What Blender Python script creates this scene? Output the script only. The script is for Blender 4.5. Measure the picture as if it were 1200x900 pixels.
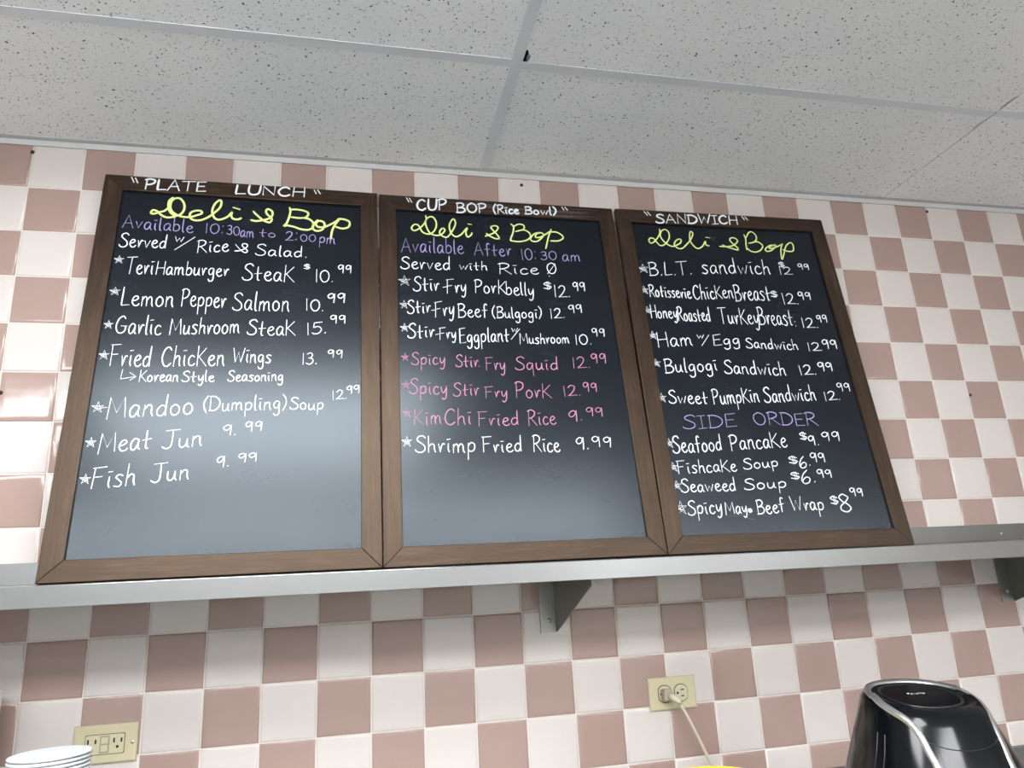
import bpy, bmesh, math, random
from mathutils import Vector, Matrix
from mathutils.bvhtree import BVHTree

random.seed(7)
for o in list(bpy.data.objects):
    bpy.data.objects.remove(o)
scene = bpy.context.scene
COL = scene.collection

# ---------------------------------------------------------------- units
S = 0.1088          # pitch of one wall tile (m)
CEIL = 2.50         # ceiling height


def P(c, r, d=0.0):
    """tile column, tile row below the ceiling, distance in tiles out from the tiled wall."""
    return Vector((c * S, -d * S, CEIL - r * S))


# ---------------------------------------------------------------- camera
cam_data = bpy.data.cameras.new('camera')
cam = bpy.data.objects.new('camera', cam_data)
COL.objects.link(cam)
scene.camera = cam
cam_data.sensor_width = 36.0
cam_data.lens = 36.0 * 856.52 / 1200.0
cam_data.clip_start = 0.02
R = ((0.9768068, 0.0521488, -0.2076752), (0.0074243, 0.9610574, 0.2762490), (0.2139938, -0.2713837, 0.9383803))


def w2b(v):
    return Vector((v[0], v[2], -v[1]))


cx, cy, cz = w2b(R[0]), -w2b(R[1]), -w2b(R[2])
cam.matrix_world = Matrix(((cx.x, cy.x, cz.x, 6.59603 * S), (cx.y, cy.y, cz.y, -15.17489 * S),
                           (cx.z, cy.z, cz.z, CEIL - 9.56739 * S), (0, 0, 0, 1)))

# ---------------------------------------------------------------- view, world
vs = scene.view_settings
vs.view_transform = 'Standard'
vs.look = 'None'
vs.gamma = 1.0
vs.use_curve_mapping = False
vs.exposure = -0.58
scene.display_settings.display_device = 'sRGB'

world = bpy.data.worlds.new('world')
scene.world = world
world.use_nodes = True
world.node_tree.nodes['Background'].inputs[0].default_value = (0.8, 0.86, 0.95, 1)
world.node_tree.nodes['Background'].inputs[1].default_value = 0.3

LAMP = 34.0         # radiance of the ceiling light diffusers
# ceiling grid: runner columns and cross-tee distances (in tiles)
RUN = [-34.6, -23.5, -12.4, -1.35, 9.62, 20.6, 31.6, 42.6, 53.6]
TEE = [0.0, 3.78, 9.38, 14.98, 20.58, 26.18, 31.78, 37.38, 42.98, 48.58]
LIGHT_CELLS = [(3, 2), (2, 4), (3, 4), (4, 4), (5, 6), (6, 6)]  # last two are added lights, put in to brighten the right of the wall
XL, XR, YF = -26.0, 46.0, 46.0     # side walls and the wall behind (in tiles)


# ---------------------------------------------------------------- materials
def lin(c):
    return tuple(((v / 255.0) / 12.92 if v <= 10 else ((v / 255.0 + 0.055) / 1.055) ** 2.4) for v in c) + (1.0,)


MATS = {}


def mat(name, rgb, rough=0.5, metal=0.0, spec=0.5, coat=0.0, emit=None, bump=None, vary=None):
    m = bpy.data.materials.new(name)
    m.use_nodes = True
    nt = m.node_tree
    b = nt.nodes['Principled BSDF']
    b.inputs['Base Color'].default_value = lin(rgb)
    b.inputs['Roughness'].default_value = rough
    b.inputs['Metallic'].default_value = metal
    b.inputs['Specular IOR Level'].default_value = spec
    b.inputs['Coat Weight'].default_value = coat
    b.inputs['Coat Roughness'].default_value = 0.05
    if emit:
        b.inputs['Emission Color'].default_value = lin(rgb)
        b.inputs['Emission Strength'].default_value = emit
    if vary:                                   # (scale, amount): gentle procedural mottling
        tc = nt.nodes.new('ShaderNodeTexCoord')
        n = nt.nodes.new('ShaderNodeTexNoise')
        n.inputs['Scale'].default_value = vary[0]
        n.inputs['Detail'].default_value = 4
        mx = nt.nodes.new('ShaderNodeMix')
        mx.data_type = 'RGBA'
        c = lin(rgb)
        mx.inputs[6].default_value = tuple(v * (1 - vary[1]) for v in c[:3]) + (1,)
        mx.inputs[7].default_value = tuple(min(1, v * (1 + vary[1])) for v in c[:3]) + (1,)
        nt.links.new(tc.outputs['Object'], n.inputs['Vector'])
        nt.links.new(n.outputs['Fac'], mx.inputs[0])
        nt.links.new(mx.outputs[2], b.inputs['Base Color'])
    if bump:                                   # (scale, distance, strength)
        tc = nt.nodes.new('ShaderNodeTexCoord')
        n = nt.nodes.new('ShaderNodeTexNoise')
        n.inputs['Scale'].default_value = bump[0]
        n.inputs['Detail'].default_value = 2
        bp = nt.nodes.new('ShaderNodeBump')
        bp.inputs['Distance'].default_value = bump[1]
        bp.inputs['Strength'].default_value = bump[2]
        nt.links.new(tc.outputs['Object'], n.inputs['Vector'])
        nt.links.new(n.outputs['Fac'], bp.inputs['Height'])
        nt.links.new(bp.outputs['Normal'], b.inputs['Normal'])
    MATS[name] = m
    return m


def N(nt, kind, **kw):
    n = nt.nodes.new(kind)
    for k, v in kw.items():
        if k in ('data_type', 'operation', 'feature', 'blend_type', 'noise_dimensions'):
            setattr(n, k, v)
        else:
            n.inputs[k.replace('_', ' ')].default_value = v
    return n


def ramp(nt, pts):
    r = nt.nodes.new('ShaderNodeValToRGB')
    e = r.color_ramp.elements
    while len(e) < len(pts):
        e.new(0.5)
    for el, (p, c) in zip(e, pts):
        el.position = p
        el.color = c
    return r


def acoustic_mat():
    m = mat('acoustic_panel', (206, 208, 208), 0.95, spec=0.15)
    nt = m.node_tree
    b = nt.nodes['Principled BSDF']
    tc = nt.nodes.new('ShaderNodeTexCoord')
    wob = N(nt, 'ShaderNodeTexNoise', Scale=160.0)
    add = N(nt, 'ShaderNodeMix', data_type='RGBA', blend_type='ADD')
    add.inputs[0].default_value = 0.010
    nt.links.new(tc.outputs['Object'], wob.inputs['Vector'])
    nt.links.new(tc.outputs['Object'], add.inputs[6])
    nt.links.new(wob.outputs['Color'], add.inputs[7])
    last = None
    for sc, thr, dens in ((105.0, 0.26, 0.60), (185.0, 0.31, 1.0)):
        v = N(nt, 'ShaderNodeTexVoronoi', Scale=sc)
        nt.links.new(add.outputs[2], v.inputs['Vector'])
        sep = nt.nodes.new('ShaderNodeSeparateColor')
        nt.links.new(v.outputs['Color'], sep.inputs[0])
        # radius of each pit is random: thr * max(0, rnd - dens)/(1-dens)
        a = N(nt, 'ShaderNodeMapRange')
        a.inputs['From Min'].default_value = 1 - dens
        a.inputs['From Max'].default_value = 1.0
        a.inputs['To Min'].default_value = 0.0
        a.inputs['To Max'].default_value = thr
        nt.links.new(sep.outputs[0], a.inputs['Value'])
        lt = N(nt, 'ShaderNodeMath', operation='LESS_THAN')
        nt.links.new(v.outputs['Distance'], lt.inputs[0])
        nt.links.new(a.outputs[0], lt.inputs[1])
        mu = N(nt, 'ShaderNodeMath', operation='MULTIPLY')
        nt.links.new(lt.outputs[0], mu.inputs[0])
        mu.inputs[1].default_value = 0.95 if sc < 120 else 0.62
        if last is None:
            last = mu
        else:
            mxx = N(nt, 'ShaderNodeMath', operation='MAXIMUM')
            nt.links.new(last.outputs[0], mxx.inputs[0])
            nt.links.new(mu.outputs[0], mxx.inputs[1])
            last = mxx
    big = N(nt, 'ShaderNodeTexNoise', Scale=3.0, Detail=3.0)
    nt.links.new(tc.outputs['Object'], big.inputs['Vector'])
    rp = ramp(nt, [(0.3, lin((230, 234, 236))), (0.7, lin((238, 241, 242)))])
    nt.links.new(big.outputs['Fac'], rp.inputs[0])
    mx = N(nt, 'ShaderNodeMix', data_type='RGBA')
    nt.links.new(last.outputs[0], mx.inputs[0])
    nt.links.new(rp.outputs[0], mx.inputs[6])
    mx.inputs[7].default_value = lin((84, 86, 90))
    nt.links.new(mx.outputs[2], b.inputs['Base Color'])
    fine = N(nt, 'ShaderNodeTexNoise', Scale=420.0, Detail=2.0)
    nt.links.new(tc.outputs['Object'], fine.inputs['Vector'])
    bp = N(nt, 'ShaderNodeBump', Strength=0.5, Distance=0.001)
    nt.links.new(fine.outputs['Fac'], bp.inputs['Height'])
    nt.links.new(bp.outputs['Normal'], b.inputs['Normal'])
    return m


def wood_mat():
    """stained oak: grain runs along the local X of each rail."""
    m = mat('stained_oak', (90, 66, 50), 0.40, spec=0.44)
    m.node_tree.nodes['Principled BSDF'].inputs['Specular Tint'].default_value = (1.0, 0.77, 0.57, 1)
    nt = m.node_tree
    b = nt.nodes['Principled BSDF']
    tc = nt.nodes.new('ShaderNodeTexCoord')
    oi = nt.nodes.new('ShaderNodeObjectInfo')
    off = N(nt, 'ShaderNodeVectorMath', operation='MULTIPLY')
    cmb = nt.nodes.new('ShaderNodeCombineXYZ')
    for k in range(3):
        nt.links.new(oi.outputs['Random'], cmb.inputs[k])
    nt.links.new(cmb.outputs[0], off.inputs[0])
    off.inputs[1].default_value = (7.0, 3.0, 5.0)
    ad = N(nt, 'ShaderNodeVectorMath', operation='ADD')
    nt.links.new(tc.outputs['Object'], ad.inputs[0])
    nt.links.new(off.outputs[0], ad.inputs[1])
    mp = nt.nodes.new('ShaderNodeMapping')
    mp.inputs['Scale'].default_value = (5.0, 75.0, 75.0)
    nt.links.new(ad.outputs[0], mp.inputs[0])
    n1 = N(nt, 'ShaderNodeTexNoise', Scale=1.6, Detail=6.0, Roughness=0.65, Distortion=0.6)
    nt.links.new(mp.outputs[0], n1.inputs['Vector'])
    mp2 = nt.nodes.new('ShaderNodeMapping')
    mp2.inputs['Scale'].default_value = (9.0, 260.0, 260.0)
    nt.links.new(ad.outputs[0], mp2.inputs[0])
    n2 = N(nt, 'ShaderNodeTexNoise', Scale=1.5, Detail=3.0)
    nt.links.new(mp2.outputs[0], n2.inputs['Vector'])
    big = N(nt, 'ShaderNodeTexNoise', Scale=9.0, Detail=2.0)
    nt.links.new(ad.outputs[0], big.inputs['Vector'])
    r1 = ramp(nt, [(0.30, lin((27, 20, 17))), (0.52, lin((46, 34, 27))), (0.74, lin((72, 55, 43)))])
    nt.links.new(n1.outputs['Fac'], r1.inputs[0])
    r2 = ramp(nt, [(0.35, (0.60, 0.60, 0.60, 1)), (0.6, (1, 1, 1, 1))])
    nt.links.new(n2.outputs['Fac'], r2.inputs[0])
    mul = N(nt, 'ShaderNodeMix', data_type='RGBA', blend_type='MULTIPLY')
    mul.inputs[0].default_value = 1.0
    nt.links.new(r1.outputs[0], mul.inputs[6])
    nt.links.new(r2.outputs[0], mul.inputs[7])
    r3 = ramp(nt, [(0.3, (0.72, 0.70, 0.70, 1)), (0.7, (1.1, 1.1, 1.1, 1))])
    nt.links.new(big.outputs['Fac'], r3.inputs[0])
    mul2 = N(nt, 'ShaderNodeMix', data_type='RGBA', blend_type='MULTIPLY')
    mul2.inputs[0].default_value = 1.0
    nt.links.new(mul.outputs[2], mul2.inputs[6])
    nt.links.new(r3.outputs[0], mul2.inputs[7])
    nt.links.new(mul2.outputs[2], b.inputs['Base Color'])
    bp = N(nt, 'ShaderNodeBump', Strength=0.35, Distance=0.0006)
    nt.links.new(n2.outputs['Fac'], bp.inputs['Height'])
    nt.links.new(bp.outputs['Normal'], b.inputs['Normal'])
    return m


def board_mat():
    m = mat('chalkboard_black', (16, 19, 26), 0.36, spec=0.43)
    m.node_tree.nodes['Principled BSDF'].inputs['Specular Tint'].default_value = (0.80, 0.92, 1.0, 1)
    nt = m.node_tree
    b = nt.nodes['Principled BSDF']
    tc = nt.nodes.new('ShaderNodeTexCoord')
    mp = nt.nodes.new('ShaderNodeMapping')
    mp.inputs['Scale'].default_value = (6.0, 6.0, 14.0)
    nt.links.new(tc.outputs['Object'], mp.inputs[0])
    n = N(nt, 'ShaderNodeTexNoise', Scale=1.0, Detail=6.0, Roughness=0.7)
    nt.links.new(mp.outputs[0], n.inputs['Vector'])
    r = ramp(nt, [(0.35, lin((8, 11, 18))), (0.75, lin((15, 19, 27)))])       # old wiped chalk dust
    nt.links.new(n.outputs['Fac'], r.inputs[0])
    nt.links.new(r.outputs[0], b.inputs['Base Color'])
    r2 = ramp(nt, [(0.3, (0.25, 0.25, 0.25, 1)), (0.7, (0.28, 0.28, 0.28, 1))])
    nt.links.new(n.outputs['Fac'], r2.inputs[0])
    nt.links.new(r2.outputs[0], b.inputs['Roughness'])
    return m


def steel_mat(name='brushed_steel', rough=0.30, rgb=(196, 198, 198), aniso=0.0):
    m = mat(name, rgb, rough, metal=1.0)
    if aniso:
        bb = m.node_tree.nodes['Principled BSDF']
        tg = m.node_tree.nodes.new('ShaderNodeTangent')
        tg.direction_type = 'UV_MAP'
        bb.inputs['Anisotropic'].default_value = aniso
        bb.inputs['Anisotropic Rotation'].default_value = 0.25
        m.node_tree.links.new(tg.outputs[0], bb.inputs['Tangent'])
    nt = m.node_tree
    b = nt.nodes['Principled BSDF']
    if aniso:
        return m
    tc = nt.nodes.new('ShaderNodeTexCoord')
    mp = nt.nodes.new('ShaderNodeMapping')
    mp.inputs['Scale'].default_value = (2.0, 260.0, 260.0)
    nt.links.new(tc.outputs['Object'], mp.inputs[0])
    n = N(nt, 'ShaderNodeTexNoise', Scale=1.0, Detail=3.0)
    nt.links.new(mp.outputs[0], n.inputs['Vector'])
    r = ramp(nt, [(0.3, (rough * 0.94,) * 3 + (1,)), (0.7, (rough * 1.06,) * 3 + (1,))])
    nt.links.new(n.outputs['Fac'], r.inputs[0])
    nt.links.new(r.outputs[0], b.inputs['Roughness'])
    return m


M_PINK = mat('pink_glaze', (153, 131, 123), 0.13, spec=0.5, bump=(16.0, 0.004, 0.22), vary=(14.0, 0.05))
M_CREAM = mat('cream_glaze', (195, 189, 185), 0.13, spec=0.5, bump=(16.0, 0.004, 0.22), vary=(14.0, 0.025))
M_GROUT = mat('grout', (202, 195, 187), 0.9, spec=0.2, vary=(60.0, 0.12))
M_PANEL = acoustic_mat()
M_TEE = mat('painted_tee', (214, 219, 223), 0.5, spec=0.35, vary=(6.0, 0.05))
M_TRIM = mat('painted_angle', (186, 187, 187), 0.55, spec=0.3, vary=(12.0, 0.06))
M_PLENUM = mat('plenum_dark', (40, 40, 42), 0.95)
M_WALL = mat('painted_wall', (228, 227, 224), 0.8)
M_SIDE = mat('painted_side_wall', (186, 182, 176), 0.8)
M_FLOOR = mat('floor_vinyl', (146, 144, 141), 0.6, vary=(4.0, 0.06))
M_WOOD = wood_mat()
M_BOARD = board_mat()
M_STEEL = steel_mat()
M_SHELF = steel_mat('shelf_steel', 0.25, (142, 144, 144), 0.8)
M_COUNTER = steel_mat('counter_steel', 0.45, (128, 130, 130))
M_BRACKET = steel_mat('bracket_steel', 0.36, (138, 139, 134))
M_SCREW = mat('screw_steel', (190, 190, 186), 0.3, metal=1.0)
M_DARK = mat('dark_plug', (24, 22, 24), 0.6)
CHALK = {
    'w': mat('white_chalk_ink', (222, 230, 234), 0.9, spec=0.1),
    'v': mat('violet_chalk_ink', (152, 144, 190), 0.9, spec=0.1),
    'p': mat('pink_chalk_ink', (186, 128, 160), 0.9, spec=0.1),
    'y': mat('yellow_chalk_ink', (206, 218, 140), 0.9, spec=0.1),
}
M_ALMOND = mat('almond_plastic', (184, 177, 146), 0.45, vary=(30.0, 0.04))
M_ALMOND2 = mat('almond_plastic_pale', (186, 180, 152), 0.4)
M_HOLE = mat('slot_black', (14, 12, 11), 0.8)
M_CORD = mat('cord_cream', (188, 180, 158), 0.5)
M_PLUG = mat('plug_grey', (152, 145, 128), 0.5)
M_BLACK = mat('fryer_black', (9, 11, 15), 0.13, spec=0.3)
M_BLACK2 = mat('fryer_black_satin', (22, 23, 25), 0.42, spec=0.5)
M_LID = mat('fryer_lid', (24, 25, 27), 0.30, spec=0.5)
M_SILVER = mat('silver_trim', (205, 208, 208), 0.28, metal=0.9)
M_WHITEPL = mat('white_foam', (196, 200, 204), 0.5, spec=0.4)
M_WHITEBOX = mat('white_plastic', (232, 228, 220), 0.5)
M_GREYPL = mat('grey_plastic', (150, 156, 158), 0.45)
M_YELLOW = mat('yellow_plastic', (222, 198, 62), 0.35)
M_LAMP = mat('lamp_diffuser', (253, 253, 255), 0.6, emit=LAMP)


# ---------------------------------------------------------------- helpers
def link(name, bm, m=None, parent=None, smooth=False, bevel=None):
    """link a bmesh as one mesh object (mesh data already in the parent's space)."""
    me = bpy.data.meshes.new(name)
    bmesh.ops.recalc_face_normals(bm, faces=bm.faces[:])
    bm.to_mesh(me)
    bm.free()
    for mm in (m if isinstance(m, (list, tuple)) else [m]):
        if mm:
            me.materials.append(mm)
    o = bpy.data.objects.new(name, me)
    COL.objects.link(o)
    if parent:
        o.parent = parent
    if smooth:
        for p in me.polygons:
            p.use_smooth = True
    if bevel:
        md = o.modifiers.new('bevel', 'BEVEL')
        md.width = bevel
        md.segments = 2
        md.limit_method = 'ANGLE'
        md.angle_limit = math.radians(35)
    return o


def grain_uv(o):
    """uv with u along the object's X, for the brushing direction of sheet steel."""
    me = o.data
    uv = me.uv_layers.new(name='UVMap')
    for lp in me.loops:
        c = me.vertices[lp.vertex_index].co
        uv.data[lp.index].uv = (c.x, c.z + c.y)
    return o


def box(bm, x0, x1, y0, y1, z0, z1, mi=0):
    v = [bm.verts.new(p) for p in ((x0, y0, z0), (x1, y0, z0), (x1, y1, z0), (x0, y1, z0),
                                   (x0, y0, z1), (x1, y0, z1), (x1, y1, z1), (x0, y1, z1))]
    for f in ((3, 2, 1, 0), (4, 5, 6, 7), (0, 1, 5, 4), (1, 2, 6, 5), (2, 3, 7, 6), (3, 0, 4, 7)):
        fc = bm.faces.new([v[i] for i in f])
        fc.material_index = mi
    return v


def prism(bm, pts, axis, a, b, mi=0):
    """extrude a 2D outline along axis ('x','y','z') from a to b."""
    def mk(p, t):
        return {'x': (t, p[0], p[1]), 'y': (p[0], t, p[1]), 'z': (p[0], p[1], t)}[axis]
    lo = [bm.verts.new(mk(p, a)) for p in pts]
    hi = [bm.verts.new(mk(p, b)) for p in pts]
    n = len(pts)
    fs = [bm.faces.new(lo), bm.faces.new(hi[::-1])]
    for i in range(n):
        fs.append(bm.faces.new((lo[i], lo[(i + 1) % n], hi[(i + 1) % n], hi[i])))
    for f in fs:
        f.material_index = mi


def lathe(bm, prof, n=48, cx=0, cy=0, mi=0):
    rings = []
    for r, z in prof:
        if r < 1e-6:
            rings.append([bm.verts.new((cx, cy, z))])
        else:
            rings.append([bm.verts.new((cx + r * math.cos(2 * math.pi * k / n), cy + r * math.sin(2 * math.pi * k / n), z)) for k in range(n)])
    for a, b in zip(rings, rings[1:]):
        for k in range(n):
            k2 = (k + 1) % n
            if len(a) == 1 and len(b) == 1:
                continue
            if len(a) == 1:
                f = bm.faces.new((a[0], b[k2], b[k]))
            elif len(b) == 1:
                f = bm.faces.new((a[k], a[k2], b[0]))
            else:
                f = bm.faces.new((a[k], a[k2], b[k2], b[k]))
            f.material_index = mi


def catmull(pts, per=6, closed=False):
    pts = [Vector(p) for p in pts]
    if len(pts) < 3:
        return pts
    out = []
    n = len(pts)
    rng = n if closed else n - 1
    for i in range(rng):
        if closed:
            p0, p1, p2, p3 = pts[(i - 1) % n], pts[i], pts[(i + 1) % n], pts[(i + 2) % n]
        else:
            p1, p2 = pts[i], pts[i + 1]
            p0 = pts[i - 1] if i else p1 * 2 - p2
            p3 = pts[i + 2] if i + 2 < n else p2 * 2 - p1
        for k in range(per):
            t = k / per
            out.append(0.5 * ((2 * p1) + (p2 - p0) * t + (2 * p0 - 5 * p1 + 4 * p2 - p3) * t * t + (3 * p1 - p0 - 3 * p2 + p3) * t ** 3))
    if not closed:
        out.append(pts[-1])
    return out


def tube(bm, pts, r, n=10):
    pts = [Vector(p) for p in pts]
    rings = []
    up = Vector((0.3, 0.2, 1)).normalized()
    for i, p in enumerate(pts):
        t = (pts[min(i + 1, len(pts) - 1)] - pts[max(i - 1, 0)]).normalized()
        a = t.cross(up)
        if a.length < 1e-4:
            a = t.cross(Vector((1, 0, 0)))
        a.normalize()
        b = a.cross(t)
        rr = r[i] if isinstance(r, (list, tuple)) else r
        rings.append([bm.verts.new(p + (a * math.cos(2 * math.pi * k / n) + b * math.sin(2 * math.pi * k / n)) * rr) for k in range(n)])
    for a, b in zip(rings, rings[1:]):
        for k in range(n):
            bm.faces.new((a[k], a[(k + 1) % n], b[(k + 1) % n], b[k]))
    bm.faces.new(rings[0][::-1])
    bm.faces.new(rings[-1])


def empty(name, loc, label=None, cat=None, group=None, rz=0.0):
    o = bpy.data.objects.new(name, None)
    o.empty_display_size = 0.05
    COL.objects.link(o)
    o.location = loc
    o.rotation_euler = (0, 0, rz)
    tag(o, label, cat, group)
    return o


def tag(o, label=None, cat=None, group=None):
    if label:
        o['label'] = label
    if cat:
        o['category'] = cat
    if group:
        o['group'] = group
    return o


def struct(name, bm, m, label=None, smooth=False):
    o = link(name, bm, m, smooth=smooth)
    o['kind'] = 'structure'
    if label:
        o['label'] = label
    return o


def copy_tree(o, parent=None):
    c = o.copy()
    COL.objects.link(c)
    c.parent = parent
    for ch in list(o.children):
        copy_tree(ch, c)
    return c


# ================================================================ THE SETTING
# ---- tiled wall: glazed, cushion-edged square tiles in a checkerboard, set in grout
def tiled_wall():
    bm = bmesh.new()
    rnd = random.Random(3)
    g = 0.0011
    for r in range(0, 23):
        for c in range(int(XL), int(XR)):
            x0, x1 = c * S + g, (c + 1) * S - g
            z1, z0 = CEIL - r * S - g, CEIL - (r + 1) * S + g
            if z0 < 0:
                z0 = 0.001
            tx, tz = rnd.uniform(-1, 1) * 0.0003, rnd.uniform(-1, 1) * 0.0003
            dy = rnd.uniform(0, 0.0003)
            mx, mz = (x0 + x1) / 2, (z0 + z1) / 2
            rings = []
            for ins, y in ((0, 0.0030), (0.0004, 0.0016), (0.0016, 0.0006), (0.0042, 0.0001), (0.012, 0.0)):
                ring = []
                for px, pz in ((x0 + ins, z0 + ins), (x1 - ins, z0 + ins), (x1 - ins, z1 - ins), (x0 + ins, z1 - ins)):
                    yy = y + dy + tx * (px - mx) / (S / 2) + tz * (pz - mz) / (S / 2)
                    ring.append(bm.verts.new((px, yy, pz)))
                rings.append(ring)
            mi = (c + r) % 2
            for a, b in zip(rings, rings[1:]):
                for k in range(4):
                    f = bm.faces.new((a[k], a[(k + 1) % 4], b[(k + 1) % 4], b[k]))
                    f.material_index = mi
                    f.smooth = True
            f = bm.faces.new(rings[-1])
            f.material_index = mi
            f.smooth = True
    box(bm, XL * S, XR * S, 0.0022, 0.12, 0.0, CEIL + 0.15, 2)
    return struct('wall_back', bm, [M_CREAM, M_PINK, M_GROUT], 'wall of cream and dusty pink checkerboard tiles')


tiled_wall()


def plain(name, b, m):
    bm = bmesh.new()
    box(bm, *b)
    return struct(name, bm, m)


plain('floor', (XL * S - 0.1, XR * S + 0.1, -YF * S - 0.1, 0.12, -0.08, 0.0), M_FLOOR)
plain('wall_left', (XL * S - 0.1, XL * S, -YF * S, 0.0022, 0, CEIL + 0.15), M_WALL)
plain('wall_right', (XR * S, XR * S + 0.1, -YF * S, 0.0022, 0, CEIL + 0.15), M_SIDE)
plain('wall_front', (XL * S - 0.1, XR * S + 0.1, -YF * S - 0.1, -YF * S, 0, CEIL + 0.15), M_WALL)

# ---- suspended ceiling: lay-in acoustic panels, dark plenum above
PZ = CEIL + 0.012        # underside of the panels


def ceiling():
    bm = bmesh.new()
    rnd = random.Random(5)
    for i in range(len(RUN) - 1):
        for j in range(len(TEE) - 1):
            if (i, j) in LIGHT_CELLS:
                continue
            xa, xb = RUN[i] * S, RUN[i + 1] * S
            if xb < XL * S or xa > XR * S or TEE[j] > YF:
                continue
            xa, xb = max(xa, XL * S), min(xb, XR * S)
            ya, yb = -TEE[j] * S, -min(TEE[j + 1], YF) * S
            gp = 0.0012
            pts = [(xa + gp, ya - gp), (xb - gp, ya - gp), (xb - gp, yb + gp), (xa + gp, yb + gp)]
            z = PZ + rnd.uniform(0, 0.0015)
            if (i, j) == (4, 1):          # nibbled corner next to the tee crossing
                x, y = xa + 0.012, ya - 0.012
                pts = [(x + 0.010, ya - gp), (xb - gp, ya - gp), (xb - gp, yb + gp), (xa + gp, yb + gp), (xa + gp, y - 0.028),
                       (x + 0.004, y - 0.028), (x + 0.008, y - 0.018), (x + 0.014, y - 0.012)]
            if (i, j) == (4, 0):          # chipped edge along the tight joint
                pts = [(xa + gp, ya - gp), (xb - gp, ya - gp), (xb - gp, yb + 0.075), (xb - 0.007, yb + 0.055), (xb - 0.006, yb + 0.03), (xb - gp, yb + 0.022),
                       (xb - gp, yb + gp), (xa + gp, yb + gp)]
            if (i, j) == (4, 0):          # the edge stops just short of the tee: a thin dark line
                pts = [(xa + gp, ya - gp), (xb - gp, ya - gp), (xb - gp, yb + 0.075), (xb - 0.007, yb + 0.055), (xb - 0.006, yb + 0.03), (xb - gp, yb + 0.022),
                       (xb - gp, yb + 0.013), (xb - 0.55, yb + 0.0150), (xa + 0.45, yb + 0.0172), (xa + 0.014, yb + 0.0172), (xa + 0.0, yb + 0.010)]
            if (i, j) == (4, 1):
                pts[2:3] = [(xb - gp, yb + gp)]
                pts[2:2] = [(xb - gp, ya - 0.012), (xb - 0.007, ya - 0.022), (xb - 0.006, ya - 0.05), (xb - gp, ya - 0.07)]
            prism(bm, pts, 'z', z, z + 0.015, 0)
    box(bm, XL * S - 0.1, XR * S + 0.1, -YF * S - 0.1, 0.12, CEIL + 0.15, CEIL + 0.2, 1)
    return struct('ceiling', bm, [M_PANEL, M_PLENUM], 'suspended ceiling of speckled white acoustic panels')


ceiling()


def bar(bm, x0, x1, y0, y1, z0, z1):
    box(bm, min(x0, x1), max(x0, x1), min(y0, y1), max(y0, y1), z0, z1)


tw = 0.0115
nt_ = 1
TZ = PZ - 0.0013
for i, rx in enumerate(RUN):
    if rx < XL or rx > XR or abs(rx - 20.6) < 0.1:
        continue                       # at 20.6 the panels butt together without a visible tee
    bm = bmesh.new()
    bar(bm, rx * S - tw, rx * S + tw, -0.024, -YF * S, TZ - 0.0006, PZ)
    o = struct('trim_%d' % nt_, bm, M_TEE)
    nt_ += 1
for j, d in enumerate(TEE[1:]):
    if d > YF:
        continue
    for i in range(len(RUN) - 1):
        a, b = max(RUN[i], XL), min(RUN[i + 1], XR)
        if b <= a:
            continue
        bm = bmesh.new()
        xa = a * S + (tw if abs(a - 20.6) > 0.1 else 0.004)
        xb = b * S - (tw if abs(b - 20.6) > 0.1 else 0.004)
        dd = d * S - (0.004 if i == 4 and j == 0 else 0.0)
        bar(bm, xa, xb, -dd + tw, -dd - tw, TZ + (0.0005 if i >= 4 else 0), PZ)
        struct('trim_%d' % nt_, bm, M_TEE)
        nt_ += 1
# wall angle under the ceiling edge
bm = bmesh.new()
bar(bm, XL * S, XR * S, -0.0002, -0.0022, CEIL - 0.003, PZ)
bar(bm, XL * S, XR * S, -0.0002, -0.016, TZ + 0.0004, PZ)
struct('trim_%d' % nt_, bm, M_TRIM, 'painted wall angle under the ceiling edge')
nt_ += 1

# ---- ceiling lights behind the viewer
for k, (i, j) in enumerate(LIGHT_CELLS):
    xa, xb, ya, yb = RUN[i] * S + 0.013, RUN[i + 1] * S - 0.013, -TEE[j + 1] * S + 0.013, -TEE[j] * S - 0.013
    L = empty('ceiling_light', ((xa + xb) / 2, (ya + yb) / 2, PZ), 'white rectangular ceiling light with a diffuser dropped to light the ceiling, among the acoustic panels', 'ceiling light', 'ceiling lights behind the viewer')
    hx, hy = (xb - xa) / 2, (yb - ya) / 2
    bm = bmesh.new()
    for b in ((-hx, hx, -hy, -hy + 0.03), (-hx, hx, hy - 0.03, hy), (-hx, -hx + 0.03, -hy + 0.03, hy - 0.03), (hx - 0.03, hx, -hy + 0.03, hy - 0.03)):
        box(bm, *b, 0.0, 0.05)
    link('frame', bm, M_TEE, L)
    bm = bmesh.new()
    box(bm, -hx + 0.03, hx - 0.03, -hy + 0.03, hy - 0.03, -0.065, 0.012)  # drop shape is invented: glowing sides hang low to brighten the ceiling
    link('diffuser', bm, M_LAMP, L)
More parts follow.
